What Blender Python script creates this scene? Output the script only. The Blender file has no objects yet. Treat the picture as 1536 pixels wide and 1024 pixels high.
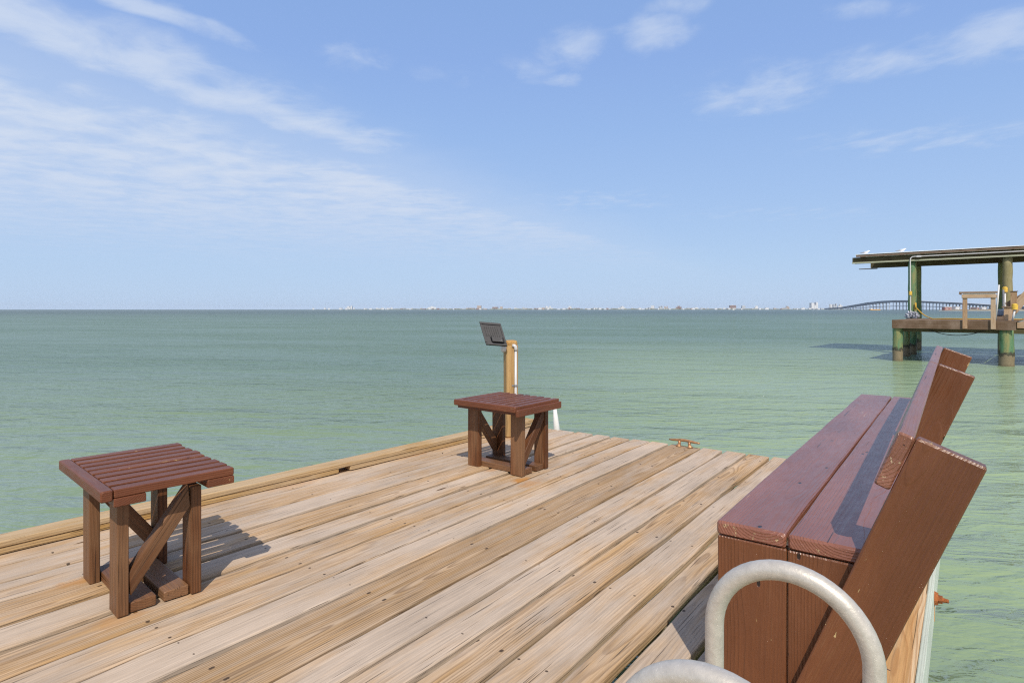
import bpy, bmesh, math, random
from mathutils import Vector, Matrix, noise as mnoise
random.seed(7)
R = math.radians
S = bpy.context.scene
COL = S.collection
WATER_Z = -1.10

# ------------------------------------------------------------------ object helpers
def tag(o, label=None, cat=None, group=None, kind=None):
    if label: o['label'] = label
    if cat: o['category'] = cat
    if group: o['group'] = group
    if kind: o['kind'] = kind
    return o

def empty(name, loc=(0, 0, 0), rz=0.0):
    o = bpy.data.objects.new(name, None)
    o.empty_display_size = .1
    o.location = loc
    o.rotation_euler = (0, 0, rz)
    COL.objects.link(o)
    return o

def new_bm():
    bm = bmesh.new()
    bm.verts.layers.float_vector.new('wd')
    bm.verts.layers.float.new('rn')
    bm.verts.layers.float.new('eg')
    return bm

def obj(name, bm, mat, parent=None, loc=(0, 0, 0), rz=0.0, smooth=False):
    bmesh.ops.recalc_face_normals(bm, faces=bm.faces[:])
    me = bpy.data.meshes.new(name)
    bm.to_mesh(me)
    bm.free()
    for m in (mat if isinstance(mat, (list, tuple)) else [mat]):
        me.materials.append(m)
    if smooth:
        for p in me.polygons:
            p.use_smooth = True
    o = bpy.data.objects.new(name, me)
    COL.objects.link(o)
    if parent is not None:
        o.parent = parent
    o.location = loc
    o.rotation_euler = (0, 0, rz)
    return o

def copy_tree(o, parent=None):
    c = o.copy()
    COL.objects.link(c)
    if parent is not None:
        c.parent = parent
    for ch in list(o.children):
        copy_tree(ch, c)
    return c

# ------------------------------------------------------------------ mesh helpers
def rrect(w, t, c):
    pts = []
    for (sx, sy, a0) in ((1, 1, 0), (-1, 1, 90), (-1, -1, 180), (1, -1, 270)):
        cxx, cyy = sx * (w / 2 - c), sy * (t / 2 - c)
        for k in range(3):
            a = R(a0 + 45 * k)
            pts.append((cxx + c * math.cos(a), cyy + c * math.sin(a)))
    return pts

def beam(bm, p0, p1, w, t, up=(0, 0, 1), c=.004, jit=.0012, sk0=0.0, sk1=0.0, seg=None, cut=None, rn=None):
    """a sawn timber from p0 to p1, w wide, t thick; 'wd' holds its own grain coordinates"""
    p0, p1 = Vector(p0), Vector(p1)
    L = (p1 - p0)
    ln = L.length
    L.normalize()
    up = Vector(up)
    Wd = L.cross(up).normalized()
    T = Wd.cross(L).normalized()
    wd = bm.verts.layers.float_vector['wd']
    rl = bm.verts.layers.float['rn']
    el = bm.verts.layers.float['eg']
    rn = random.random() if rn is None else rn
    off = random.random() * 60
    n = seg or max(2, int(ln / .22))
    c = min(c, w * .3, t * .3)
    xs = [0.0, c] + [ln * k / n for k in range(1, n)] + [ln - c, ln]
    rings = []
    s1, s2 = random.random() * 99, random.random() * 99
    for i, x in enumerate(xs):
        end = i in (0, len(xs) - 1)
        ww = w - (2 * c * .7 if end else 0)
        tt = t - (2 * c * .7 if end else 0)
        j1 = (mnoise.noise((x * 2.1 + s1, s1, 0)) + .5 * mnoise.noise((x * 7 + s1, s1, 5))) * jit * 2
        j2 = (mnoise.noise((x * 1.6 + s2, s2, 3)) + .5 * mnoise.noise((x * 6 + s2, s2, 5))) * jit * 2
        j3 = mnoise.noise((x * 1.1 + s2, s1, 8)) * jit
        ring = []
        for ki, (a, b) in enumerate(rrect(ww, tt, c)):
            a2 = a + (j1 if a > 0 else j2)
            if cut is not None:
                a2 = cut((p0 + L * x), a2)
            xx = x + (sk0 * (1 - x / ln) + sk1 * (x / ln)) * a2
            q = p0 + L * xx + Wd * a2 + T * (b + j3)
            v = bm.verts.new(q)
            v[wd] = (off + xx, a2, b)
            v[rl] = rn
            v[el] = 1.0 if (ki % 3 == 1 or end) else 0.0
            ring.append(v)
        rings.append(ring)
    m = len(rings[0])
    for i in range(len(rings) - 1):
        for k in range(m):
            bm.faces.new((rings[i][k], rings[i][(k + 1) % m], rings[i + 1][(k + 1) % m], rings[i + 1][k]))
    bm.faces.new(rings[0])
    bm.faces.new(rings[-1])

def box(bm, x0, x1, y0, y1, z0, z1, c=.004, **k):
    """axis-aligned timber, grain along its longest side"""
    d = [(x1 - x0), (y1 - y0), (z1 - z0)]
    m = [(x0 + x1) / 2, (y0 + y1) / 2, (z0 + z1) / 2]
    i = d.index(max(d))
    if i == 0:
        beam(bm, (x0, m[1], m[2]), (x1, m[1], m[2]), d[1], d[2], (0, 0, 1), c, **k)
    elif i == 1:
        beam(bm, (m[0], y0, m[2]), (m[0], y1, m[2]), d[0], d[2], (0, 0, 1), c, **k)
    else:
        beam(bm, (m[0], m[1], z0), (m[0], m[1], z1), d[0], d[1], (0, 1, 0), c, **k)

def tube(bm, pts, rad, n=14, caps=True):
    pts = [Vector(p) for p in pts]
    rads = rad if isinstance(rad, (list, tuple)) else [rad] * len(pts)
    wd = bm.verts.layers.float_vector['wd']
    rl = bm.verts.layers.float['rn']
    rn = random.random()
    prev = None
    rings = []
    s = 0
    off = random.random() * 40
    for i, p in enumerate(pts):
        if i == 0: tdir = pts[1] - pts[0]
        elif i == len(pts) - 1: tdir = pts[-1] - pts[-2]
        else: tdir = (pts[i + 1] - pts[i]).normalized() + (pts[i] - pts[i - 1]).normalized()
        tdir.normalize()
        if i: s += (pts[i] - pts[i - 1]).length
        if prev is None:
            a = Vector((0, 0, 1)) if abs(tdir.z) < .9 else Vector((1, 0, 0))
            u = tdir.cross(a).normalized()
        else:
            u = (prev - tdir * prev.dot(tdir)).normalized()
        prev = u
        v2 = tdir.cross(u)
        ring = []
        for k in range(n):
            a = 2 * math.pi * k / n
            ca, sa = math.cos(a) * rads[i], math.sin(a) * rads[i]
            vt = bm.verts.new(p + u * ca + v2 * sa)
            vt[wd] = (off + s, ca, sa)
            vt[rl] = rn
            ring.append(vt)
        rings.append(ring)
    for i in range(len(rings) - 1):
        for k in range(n):
            bm.faces.new((rings[i][k], rings[i][(k + 1) % n], rings[i + 1][(k + 1) % n], rings[i + 1][k]))
    if caps:
        bm.faces.new(rings[0])
        bm.faces.new(rings[-1])

def ellipsoid(bm, ctr, r, rot=None, sub=3, nz=0.0):
    ret = bmesh.ops.create_icosphere(bm, subdivisions=sub, radius=1)
    M = rot or Matrix.Identity(3)
    for v in ret['verts']:
        q = Vector((v.co.x * r[0], v.co.y * r[1], v.co.z * r[2]))
        if nz:
            q *= 1 + nz * mnoise.noise(v.co * 2.3) + nz * .6 * mnoise.noise(v.co * 6)
        v.co = Vector(ctr) + M @ q

# ------------------------------------------------------------------ node helpers
class NT:
    def __init__(self, mat):
        mat.use_nodes = True
        self.t = mat.node_tree
        self.t.nodes.clear()
    def n(self, typ, ins=None, **props):
        nd = self.t.nodes.new(typ)
        for k, v in props.items():
            setattr(nd, k, v)
        for k, v in (ins or {}).items():
            self.set(nd.inputs[k], v)
        return nd
    def set(self, sock, v):
        if hasattr(v, 'is_output') or isinstance(v, bpy.types.NodeSocket):
            self.t.links.new(v, sock)
        elif isinstance(v, bpy.types.Node):
            self.t.links.new(v.outputs[0], sock)
        else:
            if sock.type == 'RGBA' and len(v) == 3: v = (*v, 1)
            sock.default_value = v
    def m(self, op, a, b=0.0, c=0.0, clamp=False):
        return self.n('ShaderNodeMath', {0: a, 1: b, 2: c}, operation=op, use_clamp=clamp).outputs[0]
    def vm(self, op, a, b=(0, 0, 0), s=None):
        nd = self.n('ShaderNodeVectorMath', {0: a, 1: b}, operation=op)
        if s is not None: self.set(nd.inputs['Scale'], s)
        return nd.outputs['Value'] if op in ('DISTANCE', 'DOT_PRODUCT', 'LENGTH') else nd.outputs[0]
    def xyz(self, x=0.0, y=0.0, z=0.0):
        return self.n('ShaderNodeCombineXYZ', {0: x, 1: y, 2: z}).outputs[0]
    def sep(self, v):
        nd = self.n('ShaderNodeSeparateXYZ', {0: v})
        return nd.outputs[0], nd.outputs[1], nd.outputs[2]
    def noise(self, vec, scale=1.0, detail=3.0, rough=.55, dist=0.0):
        return self.n('ShaderNodeTexNoise', {'Vector': vec, 'Scale': scale, 'Detail': detail, 'Roughness': rough, 'Distortion': dist}).outputs[0]
    def mr(self, v, a, b, c=0.0, d=1.0, smooth=True):
        nd = self.n('ShaderNodeMapRange', interpolation_type='SMOOTHSTEP' if smooth else 'LINEAR')
        self.set(nd.inputs[0], v)
        for i, q in enumerate((a, b, c, d)):
            self.set(nd.inputs[1 + i], q)
        return nd.outputs[0]
    def mix(self, f, a, b, mode='MIX'):
        nd = self.n('ShaderNodeMix', data_type='RGBA', blend_type=mode)
        self.set(nd.inputs[0], f)
        self.set(nd.inputs[6], a)
        self.set(nd.inputs[7], b)
        return nd.outputs[2]
    def out(self, bsdf):
        o = self.t.nodes.new('ShaderNodeOutputMaterial')
        self.t.links.new(bsdf, o.inputs[0])
    def bsdf(self, **k):
        nd = self.t.nodes.new('ShaderNodeBsdfPrincipled')
        for kk, v in k.items():
            self.set(nd.inputs[kk.replace('_', ' ')], v)
        return nd.outputs[0]

def plain(name, col, rough=.5, metal=0.0, var=.12, scale=12, bump=0.0, ior=1.45, speck=0.0):
    mt = bpy.data.materials.new(name)
    t = NT(mt)
    co = t.n('ShaderNodeTexCoord').outputs['Object']
    ns = t.noise(co, scale, 4)
    sp = t.mr(t.noise(co, 420, 2), .66, .74, 1.0, 1.0 + speck)
    f = t.mr(ns, .3, .7, 1 - var, 1 + var, False)
    c = t.vm('SCALE', col, s=t.m('MULTIPLY', f, sp))
    k = dict(Base_Color=c, Roughness=rough, Metallic=metal, IOR=ior)
    if bump:
        b = t.n('ShaderNodeBump', {'Height': t.noise(co, scale * 3, 5), 'Strength': bump, 'Distance': .01})
        k['Normal'] = b.outputs[0]
    t.out(t.bsdf(**k))
    return mt

def wood(name, light, orange, ring, grey, dark, grey_amt=.5, ring_amt=.6, rough=.75, bump=.6, spec=.3, tint=.25, knots=True, screws=False, rust=None, zoff=.05, streak=.5):
    mt = bpy.data.materials.new(name)
    t = NT(mt)
    wd = t.n('ShaderNodeAttribute', attribute_name='wd').outputs['Vector']
    rn = t.n('ShaderNodeAttribute', attribute_name='rn').outputs['Fac']
    x, y, z = t.sep(wd)
    h1 = t.m('FRACT', t.m('MULTIPLY', rn, 17.31))
    h2 = t.m('FRACT', t.m('MULTIPLY', rn, 41.77))
    # knots
    kv = t.n('ShaderNodeTexVoronoi', {'Vector': t.xyz(t.m('MULTIPLY', x, 1.1), t.m('MULTIPLY', y, 5.5), t.m('MULTIPLY', rn, 50)), 'Scale': 1.0, 'Randomness': 1.0}, voronoi_dimensions='3D')
    kd = kv.outputs['Distance']
    pull = t.mr(kd, .0, .33, 1, 0)
    # growth rings round a pith that lies beside / below the board
    wob = t.noise(t.xyz(t.m('MULTIPLY', x, .9), t.m('MULTIPLY', y, 3.0), t.m('MULTIPLY', rn, 30)), 1.0, 2)
    wob2 = t.noise(t.xyz(t.m('MULTIPLY', x, 5.0), t.m('MULTIPLY', y, 18.0), t.m('MULTIPLY', z, 18.0)), 1.0, 2)
    yy = t.m('ADD', y, t.m('MULTIPLY_ADD', h1, .16, -.08))
    zz = t.m('ADD', z, t.m('ADD', t.m('MULTIPLY_ADD', h2, -.09, -zoff), t.m('MULTIPLY_ADD', wob, .10, -.05)))
    r = t.m('SQRT', t.m('ADD', t.m('MULTIPLY', yy, yy), t.m('MULTIPLY', zz, zz)))
    r = t.m('ADD', r, t.m('MULTIPLY', pull, .012 if knots else 0.0))
    r = t.m('ADD', r, t.m('MULTIPLY', wob2, .004))
    ph = t.m('FRACT', t.m('DIVIDE', r, .0088))
    late = t.m('MULTIPLY', t.mr(ph, .35, .9), t.mr(ph, .9, 1.0, 1, 0))
    fine = t.noise(t.xyz(t.m('MULTIPLY', x, 6.0), t.m('MULTIPLY', y, 230.0), t.m('MULTIPLY', z, 230.0)), 1.0, 3, .65)
    strk = t.noise(t.xyz(t.m('MULTIPLY', x, 1.1), t.m('MULTIPLY', y, 34.0), t.m('MULTIPLY', z, 34.0)), 1.0, 4, .6)
    blot = t.noise(t.xyz(t.m('MULTIPLY', x, 1.6), t.m('MULTIPLY', y, 7.0), t.m('ADD', z, t.m('MULTIPLY', rn, 9.0))), 1.0, 4, .6)
    crk = t.noise(t.xyz(t.m('MULTIPLY', x, 2.6), t.m('MULTIPLY', y, 150.0), t.m('MULTIPLY', z, 150.0)), 1.0, 2, .5)
    crack = t.mr(crk, .345, .285)
    c = t.mix(t.mr(strk, .5 - streak * .4, .5 + streak * .4), light, orange)
    c = t.mix(t.m('MULTIPLY', late, t.m('MULTIPLY', ring_amt, t.m('MULTIPLY_ADD', h2, -1.0, 1.45))), c, ring)
    gamt = t.m('MULTIPLY', t.mr(t.m('ADD', blot, t.m('MULTIPLY_ADD', h2, .3, -.15)), .32, .66), grey_amt)
    c = t.mix(gamt, c, grey)
    line = t.noise(t.xyz(t.m('MULTIPLY', x, 1.4), t.m('MULTIPLY', y, 120.0), t.m('MULTIPLY', z, 120.0)), 1.0, 3, .6)
    c = t.vm('SCALE', c, s=t.mr(line, .30, .70, .86, 1.09, False))
    c = t.vm('SCALE', c, s=t.m('MULTIPLY_ADD', fine, .56, .74))
    c = t.vm('SCALE', c, s=t.m('MULTIPLY_ADD', h1, tint, 1 - tint / 2))
    c = t.mix(t.m('MULTIPLY', crack, .75), c, dark)
    if knots:
        c = t.mix(t.mr(kd, .062, .036), c, t.vm('SCALE', ring, s=.65))
        c = t.mix(t.mr(kd, .024, .014), c, dark)
    if screws:
        ow = t.n('ShaderNodeTexCoord').outputs['Object']
        wear = t.noise(t.vm('MULTIPLY', ow, (3.2, 1.5, 1)), 1.0, 5, .65)
        c = t.vm('SCALE', c, s=t.mr(wear, .30, .70, .80, 1.12, False))
        spk = t.noise(t.vm('MULTIPLY', ow, (55, 30, 1)), 1.0, 3, .6)
        c = t.mix(t.m('MULTIPLY', t.mr(spk, .74, .79), .55), c, dark)
        ob = t.n('ShaderNodeTexCoord').outputs['Object']
        ox, oy, oz = t.sep(ob)
        ly = t.m('SUBTRACT', t.m('ABSOLUTE', t.m('SUBTRACT', t.m('FRACT', t.m('DIVIDE', oy, .61)), .5)), 0.0)
        ly = t.m('MULTIPLY', t.m('ADD', ly, t.m('MULTIPLY_ADD', h2, .012, -.006)), .61)
        la = t.m('SUBTRACT', t.m('ABSOLUTE', y), t.m('MULTIPLY_ADD', h1, .012, .042))
        dd = t.m('SQRT', t.m('ADD', t.m('MULTIPLY', ly, ly), t.m('MULTIPLY', la, la)))
        c = t.mix(t.mr(dd, .0070, .0050, 0, .9), c, dark)
    if rust:
        ob = t.n('ShaderNodeTexCoord').outputs['Object']
        wn = t.noise(ob, 14, 4, .7)
        for (px, py, pr, amt) in rust:
            q = t.vm('MULTIPLY', t.vm('SUBTRACT', ob, (px, py, 0)), (1, .45, 0))
            d = t.m('SUBTRACT', t.vm('LENGTH', q), t.m('MULTIPLY_ADD', wn, pr * 1.6, -pr * .8))
            c = t.mix(t.mr(d, pr, pr * .25, 0, amt), c, (.42, .19, .045))
    hgt = t.m('ADD', t.m('MULTIPLY', late, .35), t.m('SUBTRACT', t.m('MULTIPLY', fine, .5), t.m('MULTIPLY', crack, 1.2)))
    b = t.n('ShaderNodeBump', {'Height': hgt, 'Strength': bump, 'Distance': .0025})
    t.out(t.bsdf(Base_Color=c, Roughness=t.m('MULTIPLY_ADD', fine, .2, rough - .1), Specular_IOR_Level=spec, Normal=b.outputs[0]))
    return mt

def paint(name, base, chip, rough=.3, chipamt=.0, bump=.5, under=(.30, .16, .08), spec=.5):
    """gloss house paint over sawn lumber, chipped through to bare wood in places"""
    mt = bpy.data.materials.new(name)
    t = NT(mt)
    wd = t.n('ShaderNodeAttribute', attribute_name='wd').outputs['Vector']
    rn = t.n('ShaderNodeAttribute', attribute_name='rn').outputs['Fac']
    x, y, z = t.sep(wd)
    h1 = t.m('FRACT', t.m('MULTIPLY', rn, 17.31))
    h2 = t.m('FRACT', t.m('MULTIPLY', rn, 41.77))
    wob = t.noise(t.xyz(x, t.m('MULTIPLY', y, 3.0), z), 1.0, 2)
    yy = t.m('ADD', y, t.m('MULTIPLY_ADD', h1, .14, -.07))
    zz = t.m('ADD', z, t.m('ADD', t.m('MULTIPLY_ADD', h2, -.06, -.03), t.m('MULTIPLY_ADD', wob, .08, -.04)))
    r = t.m('SQRT', t.m('ADD', t.m('MULTIPLY', yy, yy), t.m('MULTIPLY', zz, zz)))
    ph = t.m('FRACT', t.m('DIVIDE', r, .007))
    late = t.m('MULTIPLY', t.mr(ph, .3, .9), t.mr(ph, .9, 1.0, 1, 0))
    fine = t.noise(t.xyz(t.m('MULTIPLY', x, 9.0), t.m('MULTIPLY', y, 380.0), t.m('MULTIPLY', z, 380.0)), 1.0, 3, .6)
    lump = t.noise(t.xyz(t.m('MULTIPLY', x, 12.0), t.m('MULTIPLY', y, 45.0), t.m('MULTIPLY', z, 45.0)), 1.0, 4, .6)
    big = t.noise(t.xyz(t.m('MULTIPLY', x, 2.0), t.m('MULTIPLY', y, 7.0), t.m('MULTIPLY', z, 7.0)), 1.0, 4, .6)
    crk = t.noise(t.xyz(t.m('MULTIPLY', x, 2.2), t.m('MULTIPLY', y, 120.0), t.m('MULTIPLY', z, 120.0)), 1.0, 2, .5)
    crack = t.mr(crk, .285, .245)
    ch = t.noise(t.xyz(t.m('MULTIPLY', x, 26.0), t.m('MULTIPLY', y, 60.0), t.m('MULTIPLY', z, 60.0)), 1.0, 5, .72)
    eg = t.n('ShaderNodeAttribute', attribute_name='eg').outputs['Fac']
    chipm = t.mr(t.m('ADD', t.m('ADD', ch, t.m('MULTIPLY', eg, .10)), t.m('MULTIPLY', t.m('SUBTRACT', big, .5), .35)), .735 - chipamt, .765 - chipamt)
    hole = t.n('ShaderNodeTexVoronoi', {'Vector': t.xyz(t.m('MULTIPLY', x, 6.5), t.m('MULTIPLY', y, 12.5), t.m('MULTIPLY', rn, 33.0)), 'Scale': 1.0}).outputs['Distance']
    holem = t.mr(hole, .075, .050)
    hair = t.noise(t.xyz(t.m('MULTIPLY', x, 1.6), t.m('MULTIPLY', y, 210.0), t.m('MULTIPLY', z, 210.0)), 1.0, 3, .6)
    c = t.vm('SCALE', base, s=t.m('MULTIPLY', t.m('MULTIPLY_ADD', big, .9, .55), t.mr(hair, .3, .7, .92, 1.06, False)))
    c = t.mix(t.m('MULTIPLY', t.mr(t.m('ADD', fine, t.m('MULTIPLY', big, .4)), .80, 1.0), .55), c, under)
    c = t.mix(t.m('MULTIPLY', crack, .8), c, (.025, .012, .008))
    scr = t.noise(t.xyz(t.m('MULTIPLY', x, 4.5), t.m('MULTIPLY', y, 75.0), t.m('MULTIPLY', z, 75.0)), 1.0, 4, .65)
    scm = t.mr(t.m('ADD', scr, t.m('MULTIPLY', t.m('SUBTRACT', big, .5), .5)), .735, .765)
    c = t.mix(t.m('MULTIPLY', scm, .8), c, chip)
    c = t.mix(chipm, c, chip)
    c = t.mix(holem, c, (.02, .012, .01))
    hgt = t.m('ADD', t.m('MULTIPLY', late, .35), t.m('ADD', t.m('MULTIPLY', fine, .25), t.m('MULTIPLY', lump, 1.2)))
    hgt = t.m('SUBTRACT', hgt, t.m('ADD', t.m('MULTIPLY', crack, 1.0), t.m('ADD', t.m('MULTIPLY', chipm, .5), holem)))
    b = t.n('ShaderNodeBump', {'Height': hgt, 'Strength': bump, 'Distance': .003})
    t.out(t.bsdf(Base_Color=c, Roughness=t.m('MAXIMUM', t.m('MULTIPLY_ADD', lump, .25, rough - .1), t.m('MULTIPLY', chipm, .8)), Specular_IOR_Level=spec, Normal=b.outputs[0]))
    return mt

RUST = [(-2.30, 3.14, .045, .9), (-2.20, 3.10, .07, .45), (-2.60, 3.22, .05, .5), (-2.87, .90, .06, .5), (-2.40, .86, .06, .35),
        (-2.40, 1.16, .06, .4), (-3.36, 3.2, .10, .35), (-3.44, 2.62, .09, .6), (-3.40, 2.2, .12, .3), (-3.42, 1.5, .10, .25), (-3.12, 4.12, .08, .5)]
M = {}
M['deck'] = wood('weathered_deck_wood', (.470, .335, .215), (.400, .245, .112), (.19, .108, .052), (.415, .330, .255), (.045, .027, .016), .9, .45, tint=.26, screws=True, rust=RUST, bump=.7)
M['curb'] = wood('treated_curb_wood', (.44, .285, .120), (.36, .20, .05), (.16, .085, .028), (.44, .34, .23), (.04, .025, .012), .6, .5, tint=.15)
M['fresh'] = wood('fresh_cut_pine', (.58, .42, .26), (.48, .27, .11), (.38, .19, .07), (.52, .42, .30), (.06, .04, .02), .3, .65, tint=.1, knots=False, streak=.25)
M['post'] = wood('golden_treated_pine', (.44, .28, .11), (.36, .19, .055), (.22, .11, .035), (.42, .30, .16), (.05, .03, .01), .35, .45, tint=.1)
M['stain'] = wood('brown_stained_wood', (.150, .054, .019), (.088, .031, .010), (.036, .012, .005), (.24, .135, .07), (.012, .006, .004), .55, .55, rough=.5, spec=.3, tint=.25, knots=False, bump=.5)
M['stool'] = paint('brown_stool_paint', (.135, .045, .020), (.42, .28, .12), .40, .0, spec=.32)
M['bench'] = paint('brown_bench_paint', (.132, .047, .019), (.46, .33, .15), .34, .015, .7, under=(.20, .095, .045))
M['seat'] = paint('maroon_seat_paint', (.205, .078, .048), (.44, .30, .16), .28, .004, .8, under=(.21, .10, .055), spec=.6)
M['worn_sunlit'] = paint('worn_sunlit_backrest_paint', (.205, .085, .052), (.48, .36, .22), .30, .012, .8, under=(.26, .14, .09), spec=.6)  # worn paint, its colour also lightened for the sun on the top edge
M['rim'] = paint('pale_flaking_rim_paint', (.50, .545, .47), (.42, .31, .19), .6, .03, .6, (.42, .40, .32))
M['grey_wood'] = wood('grey_brown_dock_wood', (.17, .110, .070), (.12, .072, .040), (.06, .035, .02), (.26, .19, .145), (.02, .013, .008), .7, .6, tint=.3)
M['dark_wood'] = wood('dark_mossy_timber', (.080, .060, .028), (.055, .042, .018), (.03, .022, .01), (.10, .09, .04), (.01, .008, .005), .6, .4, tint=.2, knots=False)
M['pale_wood'] = wood('pale_bare_timber', (.40, .27, .16), (.33, .19, .10), (.20, .11, .06), (.45, .36, .27), (.03, .02, .012), .5, .5, tint=.25)
M['trim'] = wood('pale_green_trim', (.34, .37, .26), (.28, .30, .18), (.2, .2, .12), (.42, .42, .34), (.05, .05, .03), .5, .3, tint=.1, knots=False)
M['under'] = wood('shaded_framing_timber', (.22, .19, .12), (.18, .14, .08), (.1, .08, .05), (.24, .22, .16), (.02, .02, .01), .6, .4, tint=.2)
M['white'] = plain('white_plastic', (.66, .65, .62), .4, var=.06)
M['pvc'] = plain('white_conduit_plastic', (.52, .52, .53), .35, var=.05)
M['disc'] = plain('pale_grey_plastic', (.55, .55, .56), .5)
M['black'] = plain('dark_grey_lamp_casing', (.022, .021, .025), .6, var=.35, scale=30, bump=.15)
M['grey_metal'] = plain('grey_cast_metal', (.30, .30, .31), .5, .6, var=.25, scale=20)
M['alu'] = plain('cloudy_aluminium', (.48, .44, .39), .38, .3, var=.10, scale=90, bump=.08, speck=.45)
M['brass'] = plain('tarnished_bronze', (.38, .21, .105), .5, .55, var=.35, scale=35)
M['rusty'] = plain('rusty_iron', (.27, .085, .025), .85, .1, var=.5, scale=60, bump=.6)
M['streak'] = plain('orange_rust_stain', (.50, .24, .06), .85, var=.3, scale=60)
M['stamp'] = plain('purple_stamp_ink', (.10, .055, .06), .8)
M['yellow'] = plain('yellow_plastic', (.62, .40, .06), .55, var=.2)
M['rope'] = plain('yellow_rope_fibre', (.50, .29, .03), .7, var=.2, scale=40)
M['hose'] = plain('black_rubber', (.02, .02, .022), .5)
M['tarp'] = plain('crumpled_grey_tarp', (.30, .31, .36), .6, var=.7, scale=9, bump=.8)
M['motor'] = plain('dark_blue_paint', (.05, .075, .13), .5, var=.3)
M['roofing'] = plain('white_metal_roofing', (.80, .81, .82), .45, var=.08, scale=3)
M['conc'] = plain('bridge_concrete', (.42, .44, .47), .8, var=.12, scale=.05)
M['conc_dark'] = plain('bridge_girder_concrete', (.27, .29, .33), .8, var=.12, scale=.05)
M['gull_w'] = plain('white_feathers', (.80, .80, .80), .8)
M['gull_g'] = plain('grey_feathers', (.28, .29, .31), .8)
M['sand'] = plain('pale_beach_sand', (.52, .46, .36), .9, var=.2, scale=.02)
M['barge'] = plain('orange_barge_hull', (.55, .30, .06), .6)

def pile_mat():
    mt = bpy.data.materials.new('green_treated_pile')
    t = NT(mt)
    co = t.n('ShaderNodeTexCoord').outputs['Object']
    x, y, z = t.sep(co)
    st = t.noise(t.vm('MULTIPLY', co, (5, 5, .8)), 1.0, 5, .65)
    c = t.mix(t.mr(st, .40, .62), (.080, .185, .092), (.205, .205, .080))
    c = t.mix(t.mr(t.noise(t.vm('MULTIPLY', co, (9, 9, 2)), 1, 4), .58, .7), c, (.05, .12, .05))
    wz = t.m('ADD', z, t.m('MULTIPLY_ADD', t.noise(co, 7, 5, .7), .50, -.25))
    c = t.mix(t.mr(wz, WATER_Z + .62, WATER_Z + .50), c, (.045, .042, .025))
    c = t.mix(t.mr(wz, WATER_Z + .46, WATER_Z + .38), c, (.19, .150, .090))
    c = t.mix(t.mr(wz, WATER_Z + .12, WATER_Z + .02), c, (.14, .11, .06))
    b = t.n('ShaderNodeBump', {'Height': t.noise(co, 40, 5, .7), 'Strength': .6, 'Distance': .02})
    t.out(t.bsdf(Base_Color=c, Roughness=.7, Normal=b.outputs[0]))
    return mt
M['pile'] = pile_mat()
M['olive'] = wood('olive_weathered_pole', (.25, .23, .11), (.20, .17, .07), (.13, .11, .05), (.30, .27, .17), (.03, .03, .015), .5, .3, tint=.1)

def water_mat():
    mt = bpy.data.materials.new('green_bay_water')
    t = NT(mt)
    co = t.n('ShaderNodeTexCoord').outputs['Object']
    rot = t.n('ShaderNodeMapping', {'Vector': co, 'Rotation': (0, 0, R(-37))}).outputs[0]   # across / along the wind
    u = t.n('ShaderNodeMapping', {'Vector': rot, 'Rotation': (0, 0, R(9))}).outputs[0]
    w1 = t.noise(t.vm('MULTIPLY', u, (.28, .75, 1)), 1.0, 2, .5, .3)
    w2 = t.noise(t.vm('MULTIPLY', rot, (1.1, 2.6, 1)), 1.0, 3, .55, .5)
    w3 = t.noise(t.vm('MULTIPLY', u, (4.5, 9.0, 1)), 1.0, 3, .6, .4)
    lx, ly, lz = t.sep(rot)
    hgt = t.m('ADD', t.m('MULTIPLY', w1, .30), t.m('ADD', t.m('MULTIPLY', w2, t.mr(ly, 3, 14, .09, .18)), t.m('MULTIPLY', w3, t.mr(ly, 3, 14, .030, .060))))
    gust = t.noise(t.vm('MULTIPLY', u, (.035, .12, 1)), 1.0, 4, .62)
    hgt = t.m('MULTIPLY', hgt, t.mr(gust, .34, .66, .70, 1.35))
    b = t.n('ShaderNodeBump', {'Height': hgt, 'Strength': 1.0, 'Distance': 1.0})
    big = t.noise(t.vm('MULTIPLY', rot, (.012, .05, 1)), 1.0, 3, .6)
    med = t.noise(t.vm('MULTIPLY', rot, (.12, .45, 1)), 1.0, 3, .6)
    # turbid shallow water near the docks, deeper and darker out in the bay
    c = t.mix(t.mr(ly, 5, 26), (.168, .228, .126), (.105, .165, .104))
    c = t.mix(t.mr(ly, 40, 420), c, (.050, .076, .048))
    c = t.mix(t.mr(t.m('ADD', t.m('MULTIPLY', big, .6), t.m('MULTIPLY', med, .4)), .40, .62, .0, .5), c, t.vm('MULTIPLY', c, (1.10, 1.06, .97)))
    # shoaling: the water pales towards the shore on the right
    c = t.mix(t.m('MULTIPLY', t.mr(lx, -3, 7), t.mr(ly, 50, 10, 0, .95)), c, (.240, .315, .180))
    fr = t.n('ShaderNodeFresnel', {'IOR': 1.33, 'Normal': b.outputs[0]}).outputs[0]
    fr = t.m('MINIMUM', fr, .42)
    df = t.n('ShaderNodeBsdfDiffuse', {'Color': c, 'Normal': b.outputs[0]}).outputs[0]
    gl = t.n('ShaderNodeBsdfGlossy', {'Color': (1, 1, 1), 'Roughness': .10, 'Normal': b.outputs[0]}).outputs[0]
    t.out(t.n('ShaderNodeMixShader', {0: fr, 1: df, 2: gl}).outputs[0])
    return mt
M['water'] = water_mat()

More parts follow.
